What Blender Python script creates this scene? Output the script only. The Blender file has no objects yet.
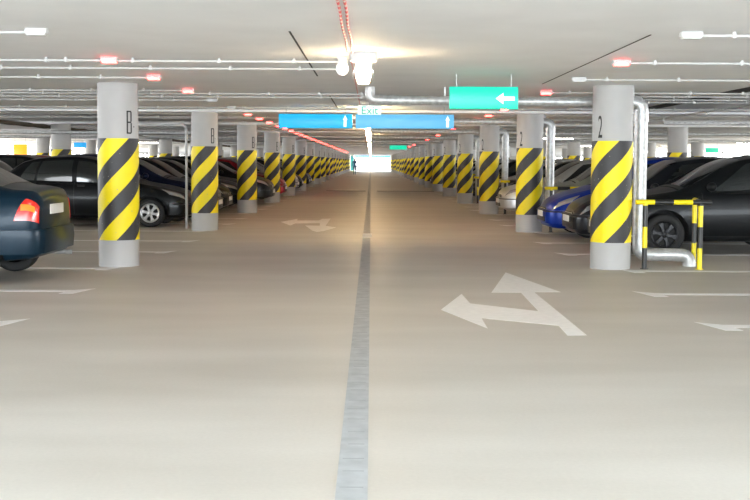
import bpy, bmesh, math, random
from mathutils import Vector, Matrix
random.seed(7)
S = bpy.context.scene
C = S.collection
PI = math.pi

# ------------------------------------------------------------------ camera
FPX, CAMH = 1081.0, 1.4
tau, roll = math.radians(3.5), math.radians(0.3)
F = Vector((0, math.cos(tau), -math.sin(tau))); R0 = Vector((1, 0, 0)); U0 = R0.cross(F)
R = R0 * math.cos(roll) + U0 * math.sin(roll); U = R.cross(F)
cd = bpy.data.cameras.new('camera'); cam = bpy.data.objects.new('camera', cd); C.objects.link(cam)
cd.sensor_width = 36.0; cd.lens = FPX / 750 * 36.0
cd.shift_x, cd.shift_y = 0.0058, -0.0298
cd.clip_end = 600
cam.matrix_world = Matrix(((R.x, U.x, -F.x, 0), (R.y, U.y, -F.y, 0), (R.z, U.z, -F.z, CAMH), (0, 0, 0, 1)))
S.camera = cam

# ------------------------------------------------------------------ world, light, exposure
w = bpy.data.worlds.new('world'); S.world = w; w.use_nodes = True
w.node_tree.nodes['Background'].inputs[0].default_value = (0.93, 0.97, 1.0, 1)
w.node_tree.nodes['Background'].inputs[1].default_value = 5.0
S.view_settings.view_transform = 'Standard'; S.view_settings.look = 'None'
S.view_settings.exposure = 0.80; S.view_settings.gamma = 1.0; S.view_settings.use_curve_mapping = False
S.cycles.max_bounces = 10; S.cycles.diffuse_bounces = 6; S.cycles.sample_clamp_indirect = 8

def area(name, loc, rot, sx, sy, power, col):
    l = bpy.data.lights.new(name, 'AREA'); l.shape = 'RECTANGLE'; l.size = sx; l.size_y = sy
    l.energy = power; l.color = col
    o = bpy.data.objects.new(name, l); C.objects.link(o); o.location = loc; o.rotation_euler = rot
    return o
# added light behind the camera for the foreground; the unseen open front is assumed
area('assumed_front_daylight', (0, -7.9, 1.35), (PI/2, 0, 0), 30, 2.1, 1250, (0.80, 0.91, 1.0))
# daylight through the far opening and the long side openings
area('daylight_far', (0.4, 166.5, 1.2), (-PI/2, 0, 0), 5.2, 2.0, 700, (0.95, 0.98, 1.0))
area('daylight_left', (-27.6, 60, 1.7), (0, -PI/2, 0), 1.1, 110, 4200, (0.95, 0.98, 1.0))
area('daylight_right', (27.6, 60, 1.7), (0, PI/2, 0), 1.1, 110, 3600, (0.95, 0.98, 1.0))
LAMP_POWER = 180.0     # emission strength of the lamp bulbs
LAMP_COL = (1.0, 0.70, 0.36, 1)

# ------------------------------------------------------------------ materials
MATS = {}
def mat(name, col, rough=0.5, metal=0.0, emit=None, es=0.0, coat=0.0, noise=None, bump=0.0, spec=0.5):
    if name in MATS: return MATS[name]
    m = bpy.data.materials.new(name); m.use_nodes = True; nt = m.node_tree
    b = nt.nodes['Principled BSDF']
    b.inputs['Base Color'].default_value = (*col, 1)
    b.inputs['Roughness'].default_value = rough; b.inputs['Metallic'].default_value = metal
    b.inputs['Coat Weight'].default_value = coat; b.inputs['Coat Roughness'].default_value = 0.05
    b.inputs['Specular IOR Level'].default_value = spec
    if emit:
        b.inputs['Emission Color'].default_value = (*emit[:3], 1); b.inputs['Emission Strength'].default_value = es
    if noise:
        sc, amt = noise
        tc = nt.nodes.new('ShaderNodeTexCoord'); nz = nt.nodes.new('ShaderNodeTexNoise')
        nz.inputs['Scale'].default_value = sc; nz.inputs['Detail'].default_value = 5
        nt.links.new(tc.outputs['Object'], nz.inputs['Vector'])
        mr = nt.nodes.new('ShaderNodeMapRange'); mr.inputs[3].default_value = 1 - amt; mr.inputs[4].default_value = 1 + amt * 0.6
        mr.inputs[1].default_value = 0.3; mr.inputs[2].default_value = 0.7
        nt.links.new(nz.outputs['Fac'], mr.inputs[0])
        mx = nt.nodes.new('ShaderNodeVectorMath'); mx.operation = 'SCALE'; mx.inputs[0].default_value = col
        nt.links.new(mr.outputs[0], mx.inputs['Scale']); nt.links.new(mx.outputs[0], b.inputs['Base Color'])
        if bump:
            bp = nt.nodes.new('ShaderNodeBump'); bp.inputs['Strength'].default_value = bump; bp.inputs['Distance'].default_value = 0.01
            nt.links.new(nz.outputs['Fac'], bp.inputs['Height']); nt.links.new(bp.outputs[0], b.inputs['Normal'])
    MATS[name] = m
    return m

def floor_mat():
    m = bpy.data.materials.new('concrete_floor'); m.use_nodes = True; nt = m.node_tree; b = nt.nodes['Principled BSDF']
    N = nt.nodes.new; L = nt.links.new
    tc = N('ShaderNodeTexCoord')
    mp = N('ShaderNodeMapping'); mp.inputs['Scale'].default_value = (0.35, 1.2, 1); L(tc.outputs['Object'], mp.inputs[0])
    n1 = N('ShaderNodeTexNoise'); n1.inputs['Scale'].default_value = 1.0; n1.inputs['Detail'].default_value = 6; L(mp.outputs[0], n1.inputs['Vector'])
    n2 = N('ShaderNodeTexNoise'); n2.inputs['Scale'].default_value = 45; n2.inputs['Detail'].default_value = 3; L(tc.outputs['Object'], n2.inputs['Vector'])
    cr = N('ShaderNodeValToRGB'); cr.color_ramp.elements[0].position = 0.3; cr.color_ramp.elements[0].color = (0.56, 0.525, 0.465, 1)
    cr.color_ramp.elements[1].position = 0.72; cr.color_ramp.elements[1].color = (0.675, 0.642, 0.585, 1)
    L(n1.outputs['Fac'], cr.inputs[0])
    mr = N('ShaderNodeMapRange'); mr.inputs[3].default_value = 0.93; mr.inputs[4].default_value = 1.06; L(n2.outputs['Fac'], mr.inputs[0])
    vm = N('ShaderNodeVectorMath'); vm.operation = 'SCALE'; L(cr.outputs[0], vm.inputs[0]); L(mr.outputs[0], vm.inputs['Scale'])
    L(vm.outputs[0], b.inputs['Base Color'])
    r2 = N('ShaderNodeMapRange'); r2.inputs[3].default_value = 0.45; r2.inputs[4].default_value = 0.62; L(n1.outputs['Fac'], r2.inputs[0]); L(r2.outputs[0], b.inputs['Roughness'])
    bp = N('ShaderNodeBump'); bp.inputs['Strength'].default_value = 0.05; bp.inputs['Distance'].default_value = 0.01
    L(n2.outputs['Fac'], bp.inputs['Height']); L(bp.outputs[0], b.inputs['Normal'])
    return m

def hazard_mat():
    m = bpy.data.materials.new('hazard_stripe_paint'); m.use_nodes = True; nt = m.node_tree; b = nt.nodes['Principled BSDF']
    N = nt.nodes.new; L = nt.links.new
    def M(op, a, c=None):
        n = N('ShaderNodeMath'); n.operation = op
        for i, v in enumerate((a, c)):
            if v is None: continue
            if isinstance(v, (int, float)): n.inputs[i].default_value = v
            else: L(v, n.inputs[i])
        return n.outputs[0]
    tc = N('ShaderNodeTexCoord'); sp = N('ShaderNodeSeparateXYZ'); L(tc.outputs['Object'], sp.inputs[0])
    phi = M('ARCTAN2', sp.outputs[0], M('MULTIPLY', sp.outputs[1], -1.0))
    P = 0.578
    v = M('SUBTRACT', M('DIVIDE', M('SUBTRACT', sp.outputs[2], 0.477), P), M('MULTIPLY', phi, 3 / (2 * PI)))
    fr = M('FRACT', M('ADD', v, 20.0))
    yes = M('LESS_THAN', fr, 0.52)
    nz = N('ShaderNodeTexNoise'); nz.inputs['Scale'].default_value = 30; nz.inputs['Detail'].default_value = 6; L(tc.outputs['Object'], nz.inputs['Vector'])
    scr = M('GREATER_THAN', nz.outputs['Fac'], 0.71)
    mx = N('ShaderNodeMix'); mx.data_type = 'RGBA'; L(yes, mx.inputs[0])
    mx.inputs[6].default_value = (0.035, 0.034, 0.036, 1); mx.inputs[7].default_value = (0.95, 0.76, 0.0, 1)
    m2 = N('ShaderNodeMix'); m2.data_type = 'RGBA'; L(scr, m2.inputs[0]); L(mx.outputs[2], m2.inputs[6]); m2.inputs[7].default_value = (0.35, 0.33, 0.28, 1)
    L(m2.outputs[2], b.inputs['Base Color']); b.inputs['Roughness'].default_value = 0.5
    return m

def dashed_mat():
    m = bpy.data.materials.new('red_white_cable'); m.use_nodes = True; nt = m.node_tree; b = nt.nodes['Principled BSDF']
    tc = nt.nodes.new('ShaderNodeTexCoord'); wv = nt.nodes.new('ShaderNodeTexWave'); wv.bands_direction = 'Y'
    wv.inputs['Scale'].default_value = 1.6; nt.links.new(tc.outputs['Object'], wv.inputs['Vector'])
    cr = nt.nodes.new('ShaderNodeValToRGB'); cr.color_ramp.interpolation = 'CONSTANT'
    cr.color_ramp.elements[0].color = (0.75, 0.03, 0.04, 1); cr.color_ramp.elements[1].position = 0.62; cr.color_ramp.elements[1].color = (0.8, 0.62, 0.6, 1)
    nt.links.new(wv.outputs['Fac'], cr.inputs[0]); nt.links.new(cr.outputs[0], b.inputs['Base Color'])
    return m

def clear_mat():
    m = bpy.data.materials.new('clear_glass'); m.use_nodes = True; nt = m.node_tree
    out = nt.nodes['Material Output']; t = nt.nodes.new('ShaderNodeBsdfTransparent'); g = nt.nodes.new('ShaderNodeBsdfGlossy')
    g.inputs['Roughness'].default_value = 0.08; g.inputs['Color'].default_value = (0.9, 0.88, 0.82, 1)
    mx = nt.nodes.new('ShaderNodeMixShader'); mx.inputs[0].default_value = 0.18
    nt.links.new(t.outputs[0], mx.inputs[1]); nt.links.new(g.outputs[0], mx.inputs[2]); nt.links.new(mx.outputs[0], out.inputs[0])
    return m

FLOOR = floor_mat(); HAZ = hazard_mat(); CABLE = dashed_mat(); CLEAR = clear_mat()
CEIL = mat('ceiling_paint', (0.90, 0.905, 0.91), 0.7, noise=(1.2, 0.05))
WALL = mat('wall_paint', (0.74, 0.73, 0.71), 0.7, noise=(2, 0.05))
COLP = mat('column_paint', (0.46, 0.452, 0.44), 0.55, noise=(3, 0.05))
MARK = mat('white_road_paint', (0.95, 0.94, 0.92), 0.7, noise=(14, 0.05))
GALV = mat('galvanised_steel', (0.60, 0.61, 0.61), 0.42, 0.55, noise=(16, 0.22))
DRAIN = mat('drain_steel', (0.47, 0.485, 0.49), 0.8, 0.0, noise=(9, 0.16))
DARK = mat('dark_gap', (0.03, 0.03, 0.03), 0.8)
PLAST = mat('white_plastic', (0.62, 0.62, 0.61), 0.4)
PVC = mat('grey_pvc_pipe', (0.5, 0.5, 0.5), 0.4)
YEL = mat('yellow_enamel', (0.92, 0.74, 0.0), 0.35); BLK = mat('black_enamel', (0.02, 0.02, 0.02), 0.35)
RUB = mat('tyre_rubber', (0.018, 0.018, 0.018), 0.75)
GLASS = mat('tinted_car_glass', (0.012, 0.016, 0.017), 0.05, coat=0.5)
TRIM = mat('black_car_trim', (0.02, 0.02, 0.022), 0.45)
ALLOY = mat('silver_wheel_paint', (0.62, 0.62, 0.62), 0.3, 0.6)
REDL = mat('red_lamp_lens', (0.65, 0.015, 0.01), 0.12, coat=0.6, emit=(1, .05, .02), es=0.12)
AMBL = mat('amber_lens', (0.9, 0.30, 0.02), 0.15, coat=0.5)
LENS = mat('clear_headlamp_lens', (0.48, 0.50, 0.53), 0.12, 0.5, coat=1.0)
PLATE = mat('number_plate_white', (0.8, 0.8, 0.78), 0.4)
BROWN = mat('lagged_pipe_wrap', (0.085, 0.066, 0.045), 0.8, noise=(7, 0.4), bump=0.5)
LEDR = mat('red_led', (0.9, 0.1, 0.1), 0.4, emit=(1, 0.035, 0.03), es=15.0)
BULB = mat('lamp_bulb', (1, 1, 1), 0.4, emit=LAMP_COL, es=LAMP_POWER)
DIMB = mat('near_lamp_bulb', (1, 1, 1), 0.4, emit=(1, .76, .46), es=72)
TUBE = mat('fluorescent_tube', (1, 1, 1), 0.4, emit=(1.0, 0.93, 0.80), es=14.0)
INK = mat('black_stencil_paint', (0.03, 0.03, 0.03), 0.6)

# ------------------------------------------------------------------ mesh helpers
def mk(name, bm, mats, parent=None, loc=None, smooth=True, ang=35):
    bmesh.ops.recalc_face_normals(bm, faces=bm.faces[:])
    me = bpy.data.meshes.new(name)
    if smooth:
        th = math.radians(ang)
        for f in bm.faces: f.smooth = True
        for e in bm.edges:
            if len(e.link_faces) == 2 and e.calc_face_angle(0) > th: e.smooth = False
    bm.to_mesh(me); bm.free()
    if mats == '@paint': mats = [None]
    for m in (mats if isinstance(mats, (list, tuple)) else [mats]): me.materials.append(m)
    return link(name, me, parent, loc)
def link(name, me, parent=None, loc=None):
    o = bpy.data.objects.new(name, me); C.objects.link(o)
    if parent: o.parent = parent
    if loc: o.location = loc
    return o
def thing(name, label, cat, loc=(0, 0, 0), rz=0, group=None):
    o = bpy.data.objects.new(name, None); C.objects.link(o); o.empty_display_size = 0.2
    o.location = loc; o.rotation_euler = (0, 0, rz); tag(o, label, cat, group); return o
def tag(o, label, cat, group=None):
    o['label'] = label; o['category'] = cat
    if group: o['group'] = group
    return o
def struct(name, bm, m, smooth=False):
    o = mk(name, bm, m, smooth=smooth); o['kind'] = 'structure'; return o
def copy_tree(o, parent=None):
    c = o.copy(); C.objects.link(c)
    if parent: c.parent = parent
    for ch in o.children: copy_tree(ch, c)
    return c
def box(bm, x0, x1, y0, y1, z0, z1, mi=0, bev=0):
    r = bmesh.ops.create_cube(bm, size=1)
    for v in r['verts']:
        v.co = Vector((x0 + (v.co.x + .5) * (x1 - x0), y0 + (v.co.y + .5) * (y1 - y0), z0 + (v.co.z + .5) * (z1 - z0)))
    fs = {f for v in r['verts'] for f in v.link_faces}
    for f in fs: f.material_index = mi
    if bev:
        es = list({e for f in fs for e in f.edges})
        bmesh.ops.bevel(bm, geom=es, offset=bev, segments=2, affect='EDGES', profile=0.5)
    return r['verts']
def lathe(bm, prof, n=32, axis='Z', at=(0, 0, 0), mi=0, caps=True):
    rings = []
    A = Vector(at)
    for (r, h) in prof:
        ring = []
        for i in range(n):
            a = 2 * PI * i / n; c, s = math.cos(a) * r, math.sin(a) * r
            p = {'Z': (c, s, h), 'Y': (c, h, s), 'X': (h, c, s)}[axis]
            ring.append(bm.verts.new(A + Vector(p)))
        rings.append(ring)
    for a, b in zip(rings, rings[1:]):
        for i in range(n):
            f = bm.faces.new((a[i], a[(i+1) % n], b[(i+1) % n], b[i])); f.material_index = mi
    if caps:
        for g in (rings[0], rings[-1]): bm.faces.new(g).material_index = mi
def tube(bm, pts, r, n=12, mi=0, rf=None):
    pts = [Vector(p) for p in pts]; rings = []
    up = None
    for i, p in enumerate(pts):
        d = ((pts[i+1] - p) if i < len(pts)-1 else (p - pts[i-1])).normalized()
        if 0 < i < len(pts)-1: d = ((pts[i+1]-p).normalized() + (p-pts[i-1]).normalized()).normalized()
        if up is None: up = d.orthogonal().normalized()
        up = (up - d * up.dot(d)).normalized(); s = d.cross(up)
        rr = rf(i) if rf else r
        rings.append([bm.verts.new(p + (up * math.cos(2*PI*k/n) + s * math.sin(2*PI*k/n)) * rr) for k in range(n)])
    for a, b in zip(rings, rings[1:]):
        for k in range(n): bm.faces.new((a[k], a[(k+1) % n], b[(k+1) % n], b[k])).material_index = mi
    for g in (rings[0], rings[-1]): bm.faces.new(g).material_index = mi
def bend(pts, r, n=6):
    pts = [Vector(p) for p in pts]; out = [pts[0]]
    for a, b, c in zip(pts, pts[1:], pts[2:]):
        u = (a-b).normalized(); v = (c-b).normalized(); p0 = b + u*r; p1 = b + v*r
        for i in range(n+1):
            t = i/n; out.append(p0*(1-t)**2 + b*2*t*(1-t) + p1*t*t)
    out.append(pts[-1]); return out
def paint_mark(name, pts, h=.002):
    '''a painted floor marking: top skin and thin edges, normals outward'''
    if sum(p[0]*q[1]-q[0]*p[1] for p, q in zip(pts, pts[1:]+pts[:1])) < 0: pts = pts[::-1]
    bm = bmesh.new()
    a = [bm.verts.new((x, y, .0003)) for x, y in pts]; b = [bm.verts.new((x, y, h)) for x, y in pts]; n = len(pts)
    f2 = bm.faces.new(b)
    for i in range(n): bm.faces.new((a[i], a[(i+1) % n], b[(i+1) % n], b[i]))
    f2.normal_update(); bmesh.ops.triangulate(bm, faces=[f2], ngon_method='EAR_CLIP')
    me = bpy.data.meshes.new(name); bm.to_mesh(me); bm.free(); me.materials.append(MARK)
    return link(name, me)
def text_bm(s, size, wide=1.0, mode='flat', R=1, a0=0, thick=0.002):
    cu = bpy.data.curves.new('t', 'FONT'); cu.body = s; cu.size = size; cu.align_x = 'CENTER'; cu.resolution_u = 6
    o = bpy.data.objects.new('t', cu); C.objects.link(o)
    dg = bpy.context.evaluated_depsgraph_get(); dg.update()
    me = bpy.data.meshes.new_from_object(o.evaluated_get(dg)); bm = bmesh.new(); bm.from_mesh(me)
    bpy.data.objects.remove(o); bpy.data.curves.remove(cu); bpy.data.meshes.remove(me)
    bmesh.ops.remove_doubles(bm, verts=bm.verts[:], dist=1e-5)
    r = bmesh.ops.extrude_face_region(bm, geom=bm.faces[:])
    top = {v for v in r['geom'] if isinstance(v, bmesh.types.BMVert)}
    for v in bm.verts:
        x, z = v.co.x * wide, v.co.y; d = thick if v in top else 0
        if mode == 'cyl':
            a = a0 + x / R; v.co = Vector(((R + d) * math.sin(a), -(R + d) * math.cos(a), z))
        else: v.co = Vector((x, -d, z))
    return bm
ORD = ['nearest', 'second', 'third', 'fourth', 'fifth', 'sixth', 'seventh', 'eighth', 'ninth', 'tenth', 'eleventh', 'twelfth',
       'thirteenth', 'fourteenth', 'fifteenth', 'sixteenth', 'seventeenth', 'eighteenth', 'nineteenth', 'twentieth', 'farthest']

# ------------------------------------------------------------------ structure
YC0, BAY, NCOL = 14.36, 7.45, 21
XL, XR, CR = -3.35, 3.195, 0.264
ZC, ZB = 2.41, 2.362
YEND = 165.0
bm = bmesh.new(); box(bm, -30, 30, -8, YEND + .3, -0.3, 0); struct('floor', bm, FLOOR)
bm = bmesh.new(); box(bm, -60, 60, YEND + .3, YEND + 180, -0.3, -.02); struct('trim_90', bm, mat('outdoor_asphalt', (.075, .073, .072), .8))
bm = bmesh.new(); box(bm, -30, 30, -8, YEND + 1, ZC, ZC + 0.3); struct('ceiling', bm, CEIL)
for k in range(1, NCOL):
    y = YC0 + k * BAY
    bm = bmesh.new(); box(bm, -28, 28, y - 0.42, y + 0.42, ZB, ZC, bev=0.006); struct('trim_%d' % k, bm, CEIL)
for side, sx in (('left', -1), ('right', 1)):
    bm = bmesh.new()
    box(bm, *sorted((sx*28, sx*28.25)), -8, YEND, 0, 1.05); box(bm, *sorted((sx*28, sx*28.25)), -8, YEND, 2.2, ZC)
    for k in range(-3, NCOL): box(bm, *sorted((sx*27.98, sx*28.27)), YC0 + k*BAY - .3, YC0 + k*BAY + .3, 0, ZC)
    for k in range(-3, NCOL-1):
        for q in (2.48, 4.97): box(bm, *sorted((sx*28, sx*28.24)), YC0 + k*BAY + q - .14, YC0 + k*BAY + q + .14, 1.0, 2.3)
    struct('wall_' + side, bm, WALL)
bm = bmesh.new()
box(bm, -28, -2.6, YEND, YEND + .3, 0, ZC); box(bm, 3.2, 28, YEND, YEND + .3, 0, ZC); box(bm, -2.6, 3.2, YEND, YEND + .3, 2.28, ZC)
struct('wall_far', bm, WALL)
# flat dark strips for the slots in the slab and one thin cable
n = NCOL
for (x, y0, y1, ww) in ((-.64, 8.5, 12.9, .008), (-.64, 16.8, 20.8, .010), (2.2, 8.6, 14, .006),
                        (5.15, 13.9, 15.8, .16), (5.15, 16.4, 17.4, .16), (5.15, 18.0, 20.4, .16)):
    n += 1
    bm = bmesh.new(); box(bm, x-ww, x+ww, y0, y1, ZC-.004, ZC+.002); struct('trim_%d' % n, bm, DARK)
# transverse expansion joints in the floor
for (y, x0, x1) in ((51.2, -2.1, -.25), (51.2, .3, 3.0), (98, -2.2, -.2), (98, .3, 2.6)):
    n += 1
    bm = bmesh.new(); box(bm, x0, x1, y-.16, y+.16, -.001, .012, bev=.004); struct('trim_%d' % n, bm, TRIM)

# drain channel down the middle of the driveway
t = thing('drain_channel', 'long narrow grey slotted drain channel running down the middle of the driveway floor', 'drain', (-.075, -6, 0))
bm = bmesh.new(); box(bm, -.068, .068, 0, YEND + 5.9, -.002, .004, 0); mk('channel_frame', bm, DRAIN, t, smooth=False)
bm = bmesh.new()
for i in range(190):
    y = 8 + i * .25 + random.random()*.06
    box(bm, -.055+.03*random.random(), .05, y, y + .012, .003, .0043)
mk('grate_slots', bm, mat('drain_slot', (.30, .31, .32), .7), t, smooth=False)['kind'] = 'stuff'
bm = bmesh.new(); box(bm, -.075, .10, 25.9, 26.9, .004, .009, bev=.001); tag(mk('drain_patch', bm, MARK, None, (-.075, -6, 0), smooth=False), 'small white painted patch lying across the drain channel', 'floor marking')

# floor arrows
ARW = [(0.67, 10.18), (0.97, 11.42), (0.99, 10.65), (1.59, 10.18), (1.62, 11.56), (1.3, 11.55), (1.72, 13.69), (2.06, 11.63), (1.77, 11.61), (1.76, 8.71), (1.6, 8.69), (1.62, 9.22), (1.0, 9.64), (0.99, 9.04)]
ARW = [(x, y) for x, y in ARW]; ARW[3] = (1.585, 10.12)
tag(paint_mark('floor_arrow', ARW), 'large white two-headed arrow painted on the near floor, pointing ahead and left', 'floor marking')
AR2 = [(-2.08, 24.89), (-1.77, 26.22), (-1.74, 25.51), (-1.23, 25.56), (-1.18, 26.28), (-0.98, 26.4), (-0.98, 23.45), (-0.73, 22.9), (-0.95, 21.65), (-1.07, 21.41), (-1.18, 21.8), (-1.43, 23.53), (-1.11, 23.5), (-1.15, 24.46), (-1.7, 24.32), (-1.75, 23.5)]
tag(paint_mark('floor_arrow', AR2), 'smaller faint white arrow painted farther up the floor, left of the drain', 'floor marking')

# parking bay lines
line_y = [9.23, 11.5]
for k in range(13): line_y += [YC0 + k*BAY - .40, YC0 + k*BAY + 2.14, YC0 + k*BAY + 4.42]
for side, sx in (('left', -1), ('right', 1)):
    for i, y in enumerate(line_y):
        a, b = 2.86 if sx > 0 else 3.0, 8.3
        if i % 3 == 2: a = 3.25
        pts = [(a, y+.24), (a+.12, y-.23), (a+.27, y-.23), (a+.25, y-.075), (b, y-.075), (b, y+.085), (a+.20, y+.085)]
        o = paint_mark('bay_line', [(sx*px, py) for px, py in pts])
        if i < 20: lb = '%s white bay line counting back from the camera, %s side of the driveway' % (ORD[i].capitalize() if i else 'Nearest', side)
        else: lb = 'white bay line far down the %s side, among the last ones' % side
        tag(o, lb, 'bay marking', 'white parking bay lines on the %s' % side)

# ------------------------------------------------------------------ columns
def sleeve_mesh():
    bm = bmesh.new(); r = CR + .005
    lathe(bm, [(CR-.01, .352), (r, .352), (r, 1.686), (CR-.01, 1.686)], 48, caps=False)
    o = mk('hazard_band', bm, HAZ); me = o.data; bpy.data.objects.remove(o); return me
def shaft_mesh():
    bm = bmesh.new(); lathe(bm, [(CR, 0), (CR, ZC)], 48); o = mk('shaft', bm, COLP); me = o.data; bpy.data.objects.remove(o); return me
SL, SH = sleeve_mesh(), shaft_mesh()
def letter(ch, a0, z, size, wide):
    bm = text_bm(ch, size, wide, 'cyl', CR + .001, a0)
    for v in bm.verts: v.co.z += z
    o = mk('painted_letter', bm, INK, smooth=False); me = o.data; bpy.data.objects.remove(o); return me
def bmat_outline():
    # tall narrow B drawn as strokes on the curved shaft
    bm = bmesh.new(); a0 = .80; Rr = CR + .001; tk = .019; wdt, h = .078, .30
    def stroke(x0, x1, z0, z1):
        n = max(2, int(abs(x1-x0)/.01)); vs = []
        for i in range(n+1):
            x = x0 + (x1-x0)*i/n; a = a0 + x/Rr
            vs.append([bm.verts.new(((Rr+d)*math.sin(a), -(Rr+d)*math.cos(a), z)) for d in (0, .003) for z in (z0, z1)])
        for p, q in zip(vs, vs[1:]):
            bm.faces.new((p[2], q[2], q[3], p[3])); bm.faces.new((p[0], q[0], q[2], p[2])); bm.faces.new((p[1], q[1], q[3], p[3]))
        for p in (vs[0], vs[-1]): bm.faces.new((p[0], p[1], p[3], p[2]))
    z = 1.745
    stroke(-wdt/2, -wdt/2+tk, z, z+h)
    for zz in (z, z+h/2-tk/2, z+h-tk): stroke(-wdt/2, wdt/2-.010, zz, zz+tk)
    stroke(wdt/2-tk, wdt/2, z+.012, z+h/2-.010); stroke(wdt/2-tk-.002, wdt/2-.002, z+h/2+.010, z+h-.012)
    stroke(wdt/2+.03, wdt/2+.044, z+.085, z+.10)
    o = mk('painted_letter', bm, INK, smooth=False); me = o.data; bpy.data.objects.remove(o); return me
LB = bmat_outline(); L2 = letter('2', -.86, 1.725, .42, .36)
def column(x, y, label, group, rot, let=None):
    t = thing('round_column', label, 'column', (x, y, 0), 0, group)
    link('shaft', SH, t); b = link('hazard_band', SL, t); b.rotation_euler.z = rot; b['label'] = 'yellow and black diagonal hazard stripe band'
    if let: link('painted_letter', let, t)
    return t
for k in range(NCOL):
    y = YC0 + k*BAY
    rl = .56 if k == 0 else [.0, .25, -.3, .1, .4, -.15][k % 6] if k != 1 else 0.0
    column(XL, y, 'white round column with hazard stripes and letter B, %s back along the left of the driveway' % ORD[k], 'columns lining the left of the driveway', rl, LB)
    rr = -.07 if k < 2 else [.2, -.2, .1, .35, 0][k % 5]
    column(XR, y, 'white round column with hazard stripes and numeral 2, %s back along the right of the driveway' % ORD[k], 'columns lining the right of the driveway', rr, L2)
for k in range(2, 12):
    y = YC0 + k*BAY
    column(-8.37, y, 'hazard striped column behind the left parked cars, %s of that row in view' % ORD[k-2], 'second row columns behind the left cars', .3, None)
    column(8.27, y, 'hazard striped column behind the right parked cars, %s of that row in view' % ORD[k-2], 'second row columns behind the right cars', .1, None)
for k in range(4, 12):
    y = YC0 + k*BAY
    column(-13.37, y, 'hazard striped column by the far left driveway, %s of that row in view' % ORD[k-4], 'third row columns on the far left', .2, None)
    column(13.3, y, 'hazard striped column by the far right driveway, %s of that row in view' % ORD[k-4], 'third row columns on the far right', .2, None)

# ------------------------------------------------------------------ cars
def pchip(xs, ys):
    n = len(xs); h = [xs[i+1]-xs[i] for i in range(n-1)]; d = [(ys[i+1]-ys[i])/h[i] for i in range(n-1)]
    m = [0]*n; m[0] = d[0]; m[-1] = d[-1]
    for i in range(1, n-1):
        if d[i-1]*d[i] > 0:
            w1, w2 = 2*h[i]+h[i-1], h[i]+2*h[i-1]; m[i] = (w1+w2)/(w1/d[i-1]+w2/d[i])
    def f(x):
        if x <= xs[0]: return ys[0]
        if x >= xs[-1]: return ys[-1]
        i = 0
        while x > xs[i+1]: i += 1
        t = (x-xs[i])/h[i]
        return (ys[i]*(1+2*t)*(1-t)**2 + h[i]*m[i]*t*(1-t)**2 + ys[i+1]*t*t*(3-2*t) + h[i]*m[i+1]*t*t*(t-1))
    return f
class Spec: pass
def mkspec(L, top, belt, half, roofw, under, wf, wr, cowl, head, rh, rb, doors, tyre=.30):
    s = Spec(); s.L = L
    s.ht = pchip(*zip(*top)); s.hb = pchip(*zip(*belt)); s.w = pchip(*zip(*half)); s.wt = pchip(*zip(*roofw)); s.z0 = pchip(*zip(*under))
    s.wf, s.wr, s.cowl, s.head, s.rh, s.rb, s.doors, s.R = wf, wr, cowl, head, rh, rb, doors, tyre
    return s
# u runs from the nose (0) to the tail (L)
HATCH = mkspec(4.05,
    [(0,.60),(.04,.66),(.15,.73),(.5,.83),(1.05,.93),(1.18,.985),(1.95,1.405),(2.5,1.47),(3.1,1.44),(3.45,1.37),(3.92,1.03),(4.0,.93),(4.05,.82)],
    [(0,.50),(.04,.58),(.15,.67),(.5,.77),(1.05,.86),(1.6,.90),(3.2,.95),(3.8,.97),(3.95,.93),(4.0,.88),(4.05,.76)],
    [(0,.50),(.05,.64),(.18,.75),(.45,.81),(1,.835),(2,.85),(3.2,.84),(3.7,.80),(3.95,.73),(4.05,.58)],
    [(0,.40),(.1,.52),(.5,.60),(1.1,.69),(1.95,.58),(3.1,.575),(3.6,.60),(3.95,.62),(4.05,.5)],
    [(0,.32),(.06,.22),(.3,.18),(3.7,.19),(3.95,.26),(4.05,.36)],
    .80, 3.28, 1.14, 1.92, 3.42, 3.90, [(1.30, 2.36), (2.40, 3.16)])
SMALL = mkspec(3.75,
    [(0,.56),(.05,.63),(.16,.72),(.45,.83),(.9,.95),(1.02,1.0),(1.75,1.43),(2.3,1.49),(2.95,1.45),(3.3,1.36),(3.62,1.06),(3.7,.96),(3.75,.84)],
    [(0,.44),(.05,.52),(.16,.62),(.45,.74),(.9,.86),(1.5,.92),(3.0,.97),(3.5,.98),(3.66,.92),(3.75,.78)],
    [(0,.50),(.05,.62),(.18,.72),(.45,.785),(1,.81),(2,.82),(3.0,.81),(3.45,.77),(3.66,.71),(3.75,.56)],
    [(0,.38),(.1,.48),(.5,.57),(1.0,.66),(1.75,.56),(2.9,.555),(3.4,.59),(3.66,.6),(3.75,.48)],
    [(0,.27),(.06,.18),(.3,.16),(3.4,.18),(3.66,.25),(3.75,.35)],
    .72, 3.06, .98, 1.72, 3.26, 3.60, [(1.16, 2.2), (2.24, 2.92)], .285)
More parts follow.
